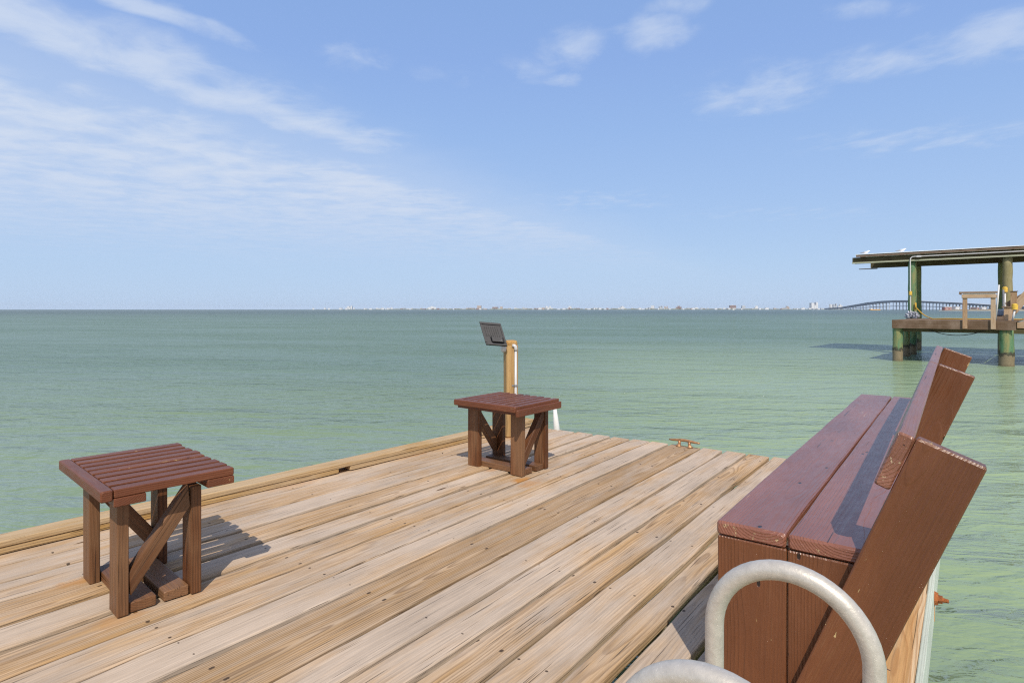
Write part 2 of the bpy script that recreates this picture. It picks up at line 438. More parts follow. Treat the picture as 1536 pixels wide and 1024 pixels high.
# ------------------------------------------------------------------ water
bm = new_bm()
rad = [.0] + [.6 * 1.16 ** k for k in range(72)]
rad = [r for r in rad if r < 17000] + [17000]
NA = 96
ctr = bm.verts.new((0, 0, 0))
prev = None
for r in rad[1:]:
    ring = [bm.verts.new((r * math.cos(2 * math.pi * k / NA), r * math.sin(2 * math.pi * k / NA), 0)) for k in range(NA)]
    for k in range(NA):
        if prev is None: bm.faces.new((ctr, ring[k], ring[(k + 1) % NA]))
        else: bm.faces.new((prev[k], ring[k], ring[(k + 1) % NA], prev[(k + 1) % NA]))
    prev = ring
tag(obj('water', bm, M['water'], loc=(0, 0, WATER_Z), smooth=True), 'green choppy bay water reaching to the horizon', 'water', kind='structure')

# ------------------------------------------------------------------ our dock
dock = empty('wooden_dock', (0, 0, 0))
tag(dock, 'sunlit weathered plank dock under the bench and both stools', 'dock')
EDGE = -.122
def curb_x(y): return -3.545 + .0525 * y
TH = .038
# seams between boards: x at y=1.5 and x at y=4.7
seams = [(-.30, -.30), (-.505, -.52), (-.688, -.70), (-.846, -.848), (-.968, -.985), (-1.150, -1.163), (-1.312, -1.332), (-1.475, -1.503), (-1.648, -1.677),
         (-1.922, -1.938), (-2.100, -2.103), (-2.288, -2.272), (-2.478, -2.450), (-2.668, -2.612), (-2.880, -2.790), (-3.077, -2.970), (-3.276, -3.150), (-3.54, -3.37)]
gaps = [.012, .016, .022, .026, .026, .022, .020, .018, .020, .024, .018, .020, .034, .030, .020, .016, .012, .0]
def far_y(x): return 4.760 - .065 * (-1.163 - x) if x < -1.163 else 4.760 + .03 * (x + 1.163)
def pick(a, b):
    best = min((abs((17.31 * r) % 1 - a) + abs((41.77 * r) % 1 - b), r) for r in [k / 4000 for k in range(4000)])
    return best[1]
tones = [(.8, .5), (.6, .5), (.75, .3), (.55, .35), (.9, .7), (.75, .15), (.85, .85), (.8, .75), (.22, .02), (.9, .9), (.75, .55), (.8, .3), (.9, .7), (.7, .2), (.85, .8), (.7, .4), (.8, .6)]
bm = new_bm()
def sx(s, y): return s[0] + (s[1] - s[0]) * (y - 1.5) / 3.2
for i in range(len(seams) - 1):
    a, b = seams[i], seams[i + 1]        # a right, b left
    ga, gb = gaps[i], gaps[i + 1]
    y0 = -2.6
    xm = (a[1] + b[1]) / 2
    y1 = far_y(xm) + random.uniform(-.012, .012)
    w = (a[1] - b[1]) - (ga + gb) / 2
    def cut(p, off, a=a, b=b, ga=ga, gb=gb):
        y = p.y
        # beam runs +y, Wd points to +x
        lo, hi = sx(b, y) + gb / 2 - p.x, sx(a, y) - ga / 2 - p.x
        hw = w / 2
        return lo + (off + hw) / (2 * hw) * (hi - lo)
    zz = -TH / 2 + random.uniform(-.003, .002)
    if i == len(seams) - 2: zz = -TH / 2 - .002
    beam(bm, (xm, y0, zz), (xm, y1, zz), w, TH, (0, 0, 1), .006, .0045, seg=60, sk1=-.03, cut=cut, rn=pick(*tones[i]))
decking = obj('decking', bm, M['deck'], dock)
# edge board on the right, fresh, and the pale painted rim below it
bm = new_bm()
beam(bm, ((EDGE - .295) / 2, -2.6, -TH / 2), ((EDGE - .295) / 2, 4.80, -TH / 2), .295 - .122, TH, c=.005)
tag(obj('edge_board', bm, M['fresh'], dock), 'fresh striped edge board', None)
bm = new_bm()
beam(bm, (EDGE + .011, 1.15, -.072), (EDGE + .011, 4.79, -.072), .020, .140, c=.003)
tag(obj('rim_board', bm, M['rim'], dock), 'pale flaking rim board', None)
bm = new_bm()
beam(bm, (-3.30, 4.640, -.12), (-.19, 4.745, -.12), .038, .160, c=.004)
beam(bm, (curb_x(-2.6) + .02, -2.6, -.12), (curb_x(4.6) + .02, 4.6, -.12), .038, .160, c=.004)
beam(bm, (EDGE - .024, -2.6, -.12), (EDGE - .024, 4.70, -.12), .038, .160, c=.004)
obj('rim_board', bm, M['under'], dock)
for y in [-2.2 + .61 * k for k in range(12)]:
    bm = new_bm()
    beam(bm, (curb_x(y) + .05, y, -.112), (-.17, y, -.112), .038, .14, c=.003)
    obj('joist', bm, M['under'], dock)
for (x, y) in ((-.35, 4.4), (-3.1, 4.4), (-1.7, 4.4), (-.35, 1.6), (-3.2, 1.6), (-1.7, 1.6), (-.35, -1.6), (-3.2, -1.6)):
    bm = new_bm()
    tube(bm, [(x, y, -.19), (x, y, -2.4)], [.12, .13], 20)
    obj('piling', bm, M['pile'], dock, smooth=True)
# low curb on the left: a flat cap on spacer blocks with a drain gap
bm = new_bm()
NY = 2.56
for (y0, y1) in ((-2.6, NY - .045), (NY + .045, 4.60)):
    beam(bm, (curb_x(y0) + .012, y0, .017), (curb_x(y1) + .012, y1, .017), .085, .030, c=.004)
beam(bm, (curb_x(-2.6) - .046, -2.6, .0165), (curb_x(4.6) - .046, 4.6, .0165), .02, .030, c=.003)
beam(bm, (curb_x(-2.6), -2.6, .0485), (curb_x(4.66), 4.66, .0485), .118, .030, c=.005)
tag(obj('curb', bm, M['curb'], dock), 'golden low curb along the left side', None)
# rusty bolt through the rim
bm = new_bm()
tube(bm, [(EDGE + .018, 2.93, -.052), (EDGE + .034, 2.93, -.052)], [.030, .024], 8)
tube(bm, [(EDGE + .034, 2.93, -.052), (EDGE + .048, 2.93, -.052)], [.016, .015], 6)
tube(bm, [(EDGE + .048, 2.93, -.052), (EDGE + .068, 2.93, -.052)], [.009, .007], 10)
tag(obj('bolt', bm, M['rusty'], dock), 'rusty bolt on the rim', None)
bm = new_bm()
beam(bm, (EDGE + .0218, 2.922, -.070), (EDGE + .0218, 2.918, -.139), .008, .0016, (1, 0, 0), c=.0004, jit=.002, seg=10)
obj('rust_streak', bm, M['streak'], dock)
cu = bpy.data.curves.new('stamp', 'FONT')
cu.body = 'JA'
cu.size = .034
cu.extrude = .0003
tmp = bpy.data.objects.new('stamp_text', cu)
COL.objects.link(tmp)
bpy.context.view_layer.update()
sme = bpy.data.meshes.new_from_object(tmp.evaluated_get(bpy.context.evaluated_depsgraph_get()))
bpy.data.objects.remove(tmp)
sme.materials.clear()
sme.materials.append(M['stamp'])
so = bpy.data.objects.new('stamp', sme)
COL.objects.link(so)
so.parent = dock
so.location = (-.208, 2.135, .0012)
so.rotation_euler = (0, 0, R(37))

# ------------------------------------------------------------------ slatted stools
def make_stool(loc, rz, W, D, top_off, LW, LD, label, apron=False):
    """W x D top (x, y), leg frame LW x LD, slats run along y"""
    root = empty('slatted_stool', loc, rz)
    tag(root, label, 'stool', 'slatted stools on the dock')
    HT = .480
    ox, oy = top_off
    n = 9
    pitch = W / n
    sw = pitch * .70
    st = .030
    zs = HT - st / 2
    bm = new_bm()
    x0 = ox - W / 2
    for k in range(n):
        xc = x0 + sw / 2 + (W - sw) * k / (n - 1)
        e = random.uniform(-.006, .006)
        beam(bm, (xc, oy - D / 2 + .040, zs), (xc, oy + D / 2 + e, zs), sw, st, c=.0035, jit=.001)
    obj('slatted_seat', bm, M['stool'], root)
    bm = new_bm()
    beam(bm, (ox - W / 2, oy - D / 2 + .019, HT - .0195), (ox + W / 2, oy - D / 2 + .019, HT - .0195), .038, .040, c=.006)
    obj('end_board', bm, M['stool'], root)
    for s in (-1, 1):
        bm = new_bm()
        yc = oy + s * (D / 2 - (.088 if s < 0 else .052))
        beam(bm, (ox - W / 2 + .002, yc, HT - st - .0160), (ox + W / 2 + .002, yc, HT - st - .0160), .098, .030, c=.003)
        obj('cross_bar', bm, M['stool'], root)
    if apron:
        bm = new_bm()
        beam(bm, (ox + W / 2 + .012, oy - D / 2 + .002, HT - .041), (ox + W / 2 + .012, oy + D / 2, HT - .041), .020, .046, c=.004)
        obj('side_board', bm, M['stool'], root)
    lw, lt = .098, .038
    zl = HT - st - .0006
    for sx_ in (-1, 1):
        for sy_ in (-1, 1):
            bm = new_bm()
            xc, yc = sx_ * (LW / 2 - lw / 2), sy_ * (LD / 2 - lt / 2)
            beam(bm, (xc, yc, 0.001), (xc, yc, zl - .032), lw, lt, (0, 1, 0), c=.004)
            if True:
                obj('leg', bm, M['stain'], root)
    # diagonal braces between the legs, one on each side
    for sx_, up in ((1, 1), (-1, -1)):
        bm = new_bm()
        xb = sx_ * (LW / 2 - .030)
        ya, yb = -LD / 2 + lt + .004, LD / 2 - lt - .004
        za, zb = (.105, .385) if up > 0 else (.385, .105)
        beam(bm, (xb, ya, za), (xb, yb, zb), .056, .045, (1, 0, 0), c=.004, sk0=(1.15 if up < 0 else -1.15), sk1=(1.15 if up < 0 else -1.15))
        obj('brace', bm, M['stain'], root)
    for s in (-1, 1):
        bm = new_bm()
        y = s * (LD / 2 - lt - .048)
        beam(bm, (-LW / 2 + .015, y, .0195), (LW / 2 - .012, y, .0195), .088, .037, c=.004)
        obj('foot_board', bm, M['stain'], root)
    return root

make_stool((-2.632, 1.018, 0), R(-5.6), .640, .448, (-.006, .016), .482, .285, 'larger brown slatted stool nearer the camera, on the left of the dock')
make_stool((-2.560, 3.335, 0), R(-2.0), .545, .490, (.016, -.034), .486, .300, 'brown slatted stool in front of the wooden lamp post', True)

# ------------------------------------------------------------------ bench
BX, BY = -.566, 1.703
bench = empty('wooden_bench', (BX, BY, 0))
tag(bench, 'long brown painted plank bench with leaning back on the right dock edge', 'bench')
SH = .505
for (v0, v1, w0, w1) in ((0, .185, -.027, .160), (.189, .382, .166, .360)):
    bm = new_bm()
    m0, m1 = (v0 + v1) / 2, (w0 + w1) / 2
    beam(bm, (m0, 0, SH - .0195), (m1, 3.155, SH - .0195), v1 - v0, .039, c=.008, jit=.0025)
    obj('seat_plank', bm, M['seat'], bench)
for (u, dv) in ((.0, 0.0), (1.50, -.012), (2.95, -.026)):
    bm = new_bm()
    for (v0, v1) in ((.004, .186), (.1895, .372)):
        vc = (v0 + v1) / 2 + dv
        beam(bm, (vc, u + .022, .002), (vc, u + .022, SH - .041), v1 - v0, .038, (0, 1, 0), c=.004)
    obj('end_panel', bm, M['bench'], bench)
SL = .391
# each leaning back post: (near-face u, top-left v, z) , width along the top edge
for (u, v, z, w) in ((-.04, .476, .8045, .139), (1.50, .473, .863, .133), (2.80, .4585, .868, .148)):
    bm = new_bm()
    d = Vector((SL, 0, 1)).normalized()
    nrm = Vector((1, 0, -SL)).normalized()
    top = Vector((v, u + .019, z)) + nrm * (w / 2)
    ln = (z + .0) / d.z + .2
    bot = top - d * ln
    # stop on the deck
    k = (.001 - top.z) / (-d.z)
    bot = top - d * k
    beam(bm, bot, top, w, .038, (0, 1, 0), c=.005, sk0=SL * .98)
    obj('back_post', bm, M['bench'], bench)
# backrest planks lie on the front edges of the posts
def brd(u0, tl0, u1, tl1):
    bm = new_bm()
    d = Vector((SL, 0, 1)).normalized()
    nrm = Vector((1, 0, -SL)).normalized()
    def c0(u, tl): return Vector((tl[0], u, tl[1])) - d * .0705 + nrm * .0175
    beam(bm, c0(u0, tl0), c0(u1, tl1), .141, .035, -nrm, c=.006)
    obj('backrest_plank', bm, M['worn_sunlit'], bench)
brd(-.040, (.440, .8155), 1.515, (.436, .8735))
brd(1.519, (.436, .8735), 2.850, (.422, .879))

# ------------------------------------------------------------------ dock ladder with two hoop handrails
lad = empty('dock_ladder', (-.2165, .83, 0))
tag(lad, 'pale aluminium ladder with hoop handrails in front of the bench', 'ladder')
RR, TR, ZC = .1135, .0150, .585
for y in (.988 - .83, .650 - .83):
    pts = [(-RR, y, .012)] + [(-RR, y, ZC * k / 6) for k in range(1, 6)]
    pts += [(-RR * math.cos(R(a)), y, ZC + RR * math.sin(R(a))) for a in range(0, 181, 7)]
    pts += [(RR, y, ZC * k / 6) for k in range(5, -1, -1)] + [(RR, y, -.4), (RR, y, -1.3), (RR, y, -1.7)]
    bm = new_bm()
    tube(bm, pts, TR, 22)
    hr = obj('handrail', bm, M['alu'], lad, smooth=True)
    bm = new_bm()
    tube(bm, [(-RR, y, .001), (-RR, y, .008)], [.042, .040], 20)
    obj('foot_plate', bm, M['alu'], hr)
for k in range(5):
    bm = new_bm()
    z = -.18 - .27 * k
    tube(bm, [(RR, .650 - .83 + .01, z), (RR, .988 - .83 - .01, z)], .0145, 14)
    obj('rung', bm, M['alu'], lad, smooth=True)

# ------------------------------------------------------------------ lamp post, floodlight, corner stake, cleat
PX, PY = -3.146, 4.140
lp = empty('lamp_post', (PX, PY, 0), R(37.1 + 16))
tag(lp, 'golden wooden post with white conduit, behind the farther stool', 'post')
bm = new_bm()
hw = .0455
beam(bm, (0, 0, .001), (0, 0, .795), .107, .104, (0, 1, 0), c=.010)
beam(bm, (0, -.0515, .7945), (0, .0515, .7945), .105, .080, (0, 0, 1), c=.034, jit=.0003)
obj('post', bm, M['post'], lp)
bm = new_bm()
cxx, cyy = .026, -.052 - .0115
tube(bm, [(cxx, cyy, .02), (cxx, cyy, .3), (cxx, cyy, .755)], .0105, 14)
cd = obj('conduit', bm, M['pvc'], lp, smooth=True)
bm = new_bm()
tube(bm, [(cxx, cyy, .745), (cxx, cyy, .768), (cxx - .004, cyy, .782), (cxx - .012, cyy + .004, .789), (cxx - .024, cyy + .012, .790)], .0145, 14)
obj('elbow', bm, M['pvc'], cd, smooth=True)
bm = new_bm()
tube(bm, [(cxx, cyy, .440), (cxx, cyy, .455)], .0145, 14)
box(bm, cxx - .032, cxx + .02, -.0575, -.0532, .442, .453, c=.001)
obj('clip', bm, M['grey_metal'], cd)

fl = empty('floodlight', (-3.20, 4.02, .86))
tag(fl, 'dark square floodlight seen from behind, tilted beside the wooden post', 'floodlight')
def P3(*a): return Vector(a) - Vector((-3.20, 4.02, .86))
TL, TRt, BRt, BL = P3(-3.331, 3.938, .993), P3(-3.186, 4.047, .979), P3(-3.133, 4.000, .801), P3(-3.240, 3.918, .805)
BRt = TRt + (BL - TL)
e1, e2 = (TRt - TL), (BL - TL)
nn = e1.cross(e2).normalized()
if nn.y > 0: nn = -nn          # towards the camera
bm = new_bm()
def slab(bm, o, a, b, n, t, inset=0.0):
    lo = [o, o + a, o + a + b, o + b]
    ce = o + (a + b) / 2
    hi = [p + (ce - p) * inset + n * t for p in lo]
    v = [bm.verts.new(p) for p in lo + hi]
    for f in ((0, 1, 2, 3), (4, 5, 6, 7), (0, 1, 5, 4), (1, 2, 6, 5), (2, 3, 7, 6), (3, 0, 4, 7)):
        bm.faces.new([v[i] for i in f])
slab(bm, TL - nn * .022, e1, e2, nn, .022, .0)
slab(bm, TL + e1 * .0 + nn * .0005, e1 * 1.0, e2 * .09, nn, .008, .02)
slab(bm, TL + e2 * .91 + nn * .0005, e1 * 1.0, e2 * .09, nn, .008, .02)
slab(bm, TL + e2 * .10 + nn * .0005, e1 * .08, e2 * .80, nn, .008, .02)
slab(bm, TL + e1 * .92 + e2 * .10 + nn * .0005, e1 * .08, e2 * .80, nn, .008, .02)
slab(bm, TL + e1 * .30 + e2 * .66 + nn * .0005, e1 * .60, e2 * .24, nn, .030, .18)
for k in range(7):
    slab(bm, TL + e1 * (.16 + .1 * k) + e2 * .16 + nn * .0005, e1 * .02, e2 * .46, nn, .006, .05)
hs = obj('housing', bm, M['black'], fl)
bm = new_bm()
slab(bm, TL + e1 * .06 + e2 * .06 - nn * .0245, e1 * .88, e2 * .88, -nn, .002, .0)
obj('lens', bm, M['white'], hs)
bm = new_bm()
a0 = TL + e1 * .72 + e2 * .80 + nn * .028
a1 = P3(-3.176, 4.070, .790)
tube(bm, [a0, a0 + (a1 - a0) * .5 + nn * .008, a1], [.013, .011, .013], 12)
obj('arm', bm, M['grey_metal'], fl, smooth=True)
bm = new_bm()
dn = Vector((math.cos(R(37.1 + 16)), math.sin(R(37.1 + 16)), 0))
dc = Vector((PX, PY, .775)) - Vector((-3.20, 4.02, .86)) - dn * .0545 + Vector((dn.y, -dn.x, 0)) * .012
tube(bm, [dc, dc - dn * .026, dc - dn * .038], [.044, .044, .028], 20)
obj('mount_disc', bm, M['disc'], fl, smooth=False)

stk = empty('white_stake', (-3.085, 4.775, -.06))
tag(stk, 'white tapered stake at the far dock corner, behind the stool leg', 'stake')
bm = new_bm()
tube(bm, [(.0, 0, -.3), (0, 0, .04), (-.028, .0, .31)], [.032, .030, .010], 16)
obj('shaft', bm, M['white'], stk, smooth=True)

cl = empty('boat_cleat', (-1.800, 4.668, 0), R(-2))
tag(cl, 'tarnished bronze boat cleat on the far edge of the dock', 'cleat')
bm = new_bm()
pts = [(-.128 + .256 * k / 16, 0, .048 + .004 * math.cos(k / 16 * math.pi * 2 - math.pi) + .001 * k / 16) for k in range(17)]
rr = [.0055 + .006 * math.sin(math.pi * k / 16) ** .6 for k in range(17)]
tube(bm, pts, rr, 14)
obj('horn', bm, M['brass'], cl, smooth=True)
for s in (-1, 1):
    bm = new_bm()
    tube(bm, [(s * .046, 0, .0005), (s * .046, 0, .005), (s * .044, 0, .012), (s * .041, 0, .026), (s * .041, 0, .044)], [.024, .023, .014, .011, .013], 16)
    obj('foot', bm, M['brass'], cl, smooth=True)

# ------------------------------------------------------------------ neighbour's boathouse
BO = (-2.3575, 30.444, 0)
BR_ = R(-5.5)
bh = empty('boathouse', BO, BR_)
tag(bh, 'open roofed boat dock on green piles at the right', 'boathouse')
def part(name, mat, fn, parent=bh, smooth=False):
    bm = new_bm()
    fn(bm)
    return obj(name, bm, mat, parent, smooth=smooth)
DZ = .655
def _deck(bm):
    n = 26
    for k in range(n):
        y = -.16 + .24 * k
        box(bm, -.14, 3.92, y, y + .225, DZ - .04, DZ + random.uniform(-.004, .004), c=.005)
part('deck_planks', M['grey_wood'], _deck)
def _deck2(bm):
    for k in range(24):
        y = .2 + .24 * k
        box(bm, 3.95, 9.5, y, y + .225, DZ - .10, DZ - .06, c=.005)
part('deck_planks', M['pale_wood'], _deck2)
def _f(bm): box(bm, -.15, 3.92, -.205, -.165, .30, DZ + .004, c=.006)
part('fascia_board', M['grey_wood'], _f)
def _f(bm): box(bm, 3.93, 9.5, .155, .195, .37, DZ - .058, c=.006)
part('fascia_board', M['pale_wood'], _f)
def _f(bm): box(bm, -.15, -.11, -.16, 6.0, .32, DZ - .045, c=.006)
part('fascia_board', M['grey_wood'], _f)
def _f(bm):
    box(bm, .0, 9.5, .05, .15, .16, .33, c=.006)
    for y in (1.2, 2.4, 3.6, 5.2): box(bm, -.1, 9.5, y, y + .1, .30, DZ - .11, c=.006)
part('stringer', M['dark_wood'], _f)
for (x, y, r, zt) in ((.02, .06, .195, .60), (-.20, 3.2, .17, .55), (-.58, 9.0, .15, 3.44), (3.62, .10, .25, .32), (2.93, 9.0, .14, 3.44), (7.4, .3, .2, .35)):
    def _p(bm, x=x, y=y, r=r, zt=zt):
        n_ = 16
        tube(bm, [(x + random.uniform(-.008, .008), y, -2.6 + (zt + 2.6) * k / n_) for k in range(n_ + 1)], [r * (1.06 - .12 * k / n_) * random.uniform(.965, 1.035) for k in range(n_ + 1)], 22)
    part('piling', M['pile'], _p, smooth=True)
for (x, y, r) in ((-.20, 4.8, .185), (3.40, 4.8, .19), (7.6, 4.8, .19)):
    def _p(bm, x=x, y=y, r=r):
        n_ = 18
        tube(bm, [(x + random.uniform(-.008, .008), y, -2.6 + 6.055 * k / n_) for k in range(n_ + 1)], [r * (1.05 - .12 * k / n_) * random.uniform(.97, 1.03) for k in range(n_ + 1)], 22)
    part('roof_post', M['pile'] if x < 0 else M['olive'], _p, smooth=True)
RB0, RB1 = -2.76, 10.5
def _f(bm):
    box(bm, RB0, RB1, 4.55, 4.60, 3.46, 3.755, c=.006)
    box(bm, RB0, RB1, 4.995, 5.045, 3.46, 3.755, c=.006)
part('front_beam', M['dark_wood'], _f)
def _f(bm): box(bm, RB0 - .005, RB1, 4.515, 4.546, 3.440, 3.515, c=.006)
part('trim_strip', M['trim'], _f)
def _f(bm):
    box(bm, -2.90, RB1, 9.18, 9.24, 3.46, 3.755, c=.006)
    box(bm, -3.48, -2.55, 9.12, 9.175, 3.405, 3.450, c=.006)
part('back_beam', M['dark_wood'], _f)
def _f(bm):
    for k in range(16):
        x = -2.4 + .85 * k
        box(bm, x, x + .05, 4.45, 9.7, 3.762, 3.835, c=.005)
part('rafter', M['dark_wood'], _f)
def _f(bm): box(bm, -2.56, RB1, 4.40, 4.445, 3.765, 3.875, c=.006)
part('roof_edge_board', M['grey_wood'], _f)
def _f(bm):
    box(bm, -2.58, RB1, 4.37, 9.9, 3.880, 3.905, c=.004, jit=.0)
    for k in range(40):
        x = -2.5 + .33 * k
        box(bm, x, x + .03, 4.375, 9.9, 3.904, 3.910, c=.004, jit=.0)
part('roof_sheet', M['roofing'], _f)
def _f(bm):
    pts = [(-.22, 4.46, .75), (-.22, 4.46, 1.2), (-.23, 4.46, 3.45), (-.215, 4.46, 3.58), (-.15, 4.46, 3.645), (-.05, 4.46, 3.655), (.6, 4.46, 3.655), (10.3, 4.46, 3.655)]
    tube(bm, pts, .026, 12)
    box(bm, .02, .22, 4.425, 4.49, 3.615, 3.695, c=.01)
cnd = part('conduit', M['pvc'], _f, smooth=False)
def _f(bm): tube(bm, [(-.22, 4.43, 1.80), (-.22, 4.43, 1.98)], .062, 14)
part('junction_box', M['yellow'], _f, cnd)
def _f(bm):
    for k in range(17):
        x = 1.06 + 1.96 * k / 16
        pass
    tube(bm, [(1.06 + 1.96 * k / 16, -.02, .30 - .25 * (1 - (2 * k / 16 - 1) ** 2)) for k in range(17)], .014, 8)
hz = part('hanging_hose', M['hose'], _f, None, smooth=True)
hz.location = BO
hz.rotation_euler = (0, 0, BR_)
tag(hz, 'thin black hose sagging below the neighbouring dock', 'hose')

def on_bh(name, label, cat, x, y, z, rz=0, group=None):
    ca, sa = math.cos(BR_), math.sin(BR_)
    o = empty(name, (BO[0] + ca * x - sa * y, BO[1] + sa * x + ca * y, z), BR_ + rz)
    return tag(o, label, cat, group)
# fish cleaning table on the front edge
ct = on_bh('cleaning_table', 'tall narrow wooden work table on the neighbouring dock edge', 'table', 2.80, -.255, .33)
for x in (-.44, .44):
    def _f(bm, x=x): box(bm, x - .075, x + .075, -.045, .045, 0, 1.24, c=.006)
    part('leg', M['pale_wood'], _f, ct)
def _f(bm): box(bm, -.54, .53, -.085, .32, 1.22, 1.365, c=.008)
part('apron', M['pale_wood'], _f, ct)
def _f(bm): box(bm, -.50, .50, -.07, .30, 1.367, 1.405, c=.004)
part('tray', M['white'], _f, ct)
def _f(bm):
    box(bm, -.58, .58, -.11, -.06, 1.407, 1.475, c=.006)
    box(bm, -.58, .58, .30, .35, 1.407, 1.475, c=.006)
    box(bm, -.62, -.58, -.11, .35, 1.36, 1.475, c=.006)
part('top_rail', M['grey_wood'], _f, ct)
# leaning pvc pole
pp = on_bh('plastic_pole', 'thin white plastic pole leaning by the work table', 'pole', 3.30, -.08, DZ)
def _f(bm): tube(bm, [(0, 0, .005), (.055, .03, .70), (.10, .06, 1.40)], .030, 12)
part('pipe', M['pvc'], _f, pp, smooth=True)
# tarp bundle and rope at the left roof post
tb = on_bh('tarp_bundle', 'crumpled grey tarp bundle at the foot of the left boathouse post', 'tarp', -.16, 4.55, DZ)
def _f(bm):
    ellipsoid(bm, (-.12, 0, .15), (.17, .16, .17), None, 4, .55)
    ellipsoid(bm, (.12, .0, .12), (.16, .15, .13), None, 4, .6)
    ellipsoid(bm, (.0, -.02, .26), (.2, .13, .08), None, 4, .6)
part('cloth', M['tarp'], _f, tb, smooth=True)
rp = on_bh('yellow_rope', 'bright yellow rope running from the left post down to the deck', 'rope', 0, 0, 0)
def _f(bm):
    tube(bm, [(-.03, 4.58, 1.42), (-.02, 4.55, 1.25), (-.04, 4.55, 1.08)], .035, 8)
    pts = [(-.03, 4.55, 1.22)] + [(-.03 + .90 * q, 4.55 - 1.55 * q, 1.22 - .55 * q - .10 * math.sin(math.pi * q)) for q in [k / 8 for k in range(1, 9)]]
    pts += [(1.4, 2.9, DZ + .03), (2.2, 2.6, DZ + .03), (3.3, 2.55, DZ + .03), (4.6, 2.5, DZ + .03), (8, 2.5, DZ + .03)]
    tube(bm, pts, .024, 8)
part('line', M['rope'], _f, rp, smooth=True)
# boat lift motor
mo = on_bh('lift_motor', 'dark blue lift motor low in front of the right boathouse post', 'motor', 3.36, 1.5, DZ)
def _f(bm):
    box(bm, -.17, .15, -.15, .15, .18, .46, c=.05, jit=.01)
    tube(bm, [(-.14, 0, .40), (-.24, -.05, .60)], [.05, .07], 12)
part('casing', M['motor'], _f, mo)
def _f(bm): box(bm, -.12, .14, -.12, .12, .005, .178, c=.01)
part('stand', M['grey_wood'], _f, mo)
def _f(bm): tube(bm, [(.08, .1, .46), (.08, .1, 1.25)], .035, 10)
part('stalk', M['grey_metal'], _f, mo)
# wooden lean-to frame
lf = on_bh('plank_frame', 'brown wooden frame of leaning planks at the far right of the neighbouring dock', 'frame', 3.62, .45, DZ)
def _f(bm): beam(bm, (-.02, 0, .10), (.62, .02, 1.06), .30, .05, (0, 1, 0), c=.006)
part('leaning_plank', M['pale_wood'], _f, lf)
def _f(bm): beam(bm, (.02, .10, .55), (.80, .12, 1.12), .34, .05, (0, 1, 0), c=.006)
part('leaning_plank', M['grey_wood'], _f, lf)
def _f(bm):
    box(bm, -.10, .16, -.06, .06, .002, .52, c=.006)
    box(bm, .10, .30, -.05, .05, .3, 1.13, c=.006)
part('upright', M['pale_wood'], _f, lf)
def _f(bm):
    box(bm, -.16, .20, -.10, .14, .522, .565, c=.006)
part('cap_board', M['grey_wood'], _f, lf)
def _f(bm): box(bm, .07, .33, -.07, .07, 1.132, 1.165, c=.006)
part('cap_board', M['grey_wood'], _f, lf)
def _f(bm):
    for x in (.50, .62, .76, .92): box(bm, x, x + .08, .2, .26, .10, .62, c=.006)
    box(bm, .45, 1.4, .17, .30, .62, .70, c=.006)
    box(bm, .45, 1.4, .17, .30, .02, .10, c=.006)
part('slatted_side', M['pale_wood'], _f, lf)
# two capped piling lamps
def lamp(x, y, z, h, label, lean=0.0):
    o = on_bh('dock_lamp', label, 'lamp', x, y, z, 0, 'yellow dock lamps on white pipes')
    part('pipe', M['pvc'], lambda bm: tube(bm, [(0, 0, .004), (lean, 0, h - .18)], .036, 12), o, smooth=True)
    def _f(bm):
        tube(bm, [(lean, 0, h - .178), (lean, 0, h + .02)], [.095, .10], 16)
        tube(bm, [(lean, 0, h + .021), (lean, 0, h + .05)], [.085, .05], 16)
    part('shade', M['yellow'], _f, o)
lamp(3.80, .05, DZ, .62, 'yellow capped white lamp standing in front of the leaning planks', .07)
lamp(3.33, 4.45, DZ, 1.40, 'higher yellow capped lamp on white pipe along the right roof post')
# gulls on the roof
def gull(x, y, rz, label):
    o = on_bh('seagull', label, 'bird', x, y, 3.926, rz, 'gulls resting on the boathouse roof')
    def _f(bm):
        pts = [(-.20, 0, .075), (-.12, 0, .085), (0, 0, .10), (.10, 0, .115), (.15, 0, .145), (.175, 0, .185), (.205, 0, .195), (.235, 0, .187), (.275, 0, .178)]
        tube(bm, pts, [.010, .045, .078, .070, .048, .040, .038, .022, .004], 14)
    body = part('body', M['gull_w'], _f, o, smooth=True)
    def _f(bm):
        for s in (-1, 1):
            tube(bm, [(.08, s * .055, .125), (-.05, s * .062, .115), (-.18, s * .035, .095), (-.31, s * .006, .085)], [.018, .036, .024, .004], 10)
    part('wings', M['gull_g'], _f, o, smooth=True)
    for s in (-1, 1):
        part('leg', M['yellow'], lambda bm: tube(bm, [(.01, s * .03, .05), (.015, s * .03, .001)], .006, 6), o)
    o.scale = (.8, .8, .8)
gull(-2.22, 4.75, R(-2), 'gull resting at the left end of the boathouse roof')
gull(-.66, 4.75, R(8), 'gull standing on the boathouse roof above the left post')

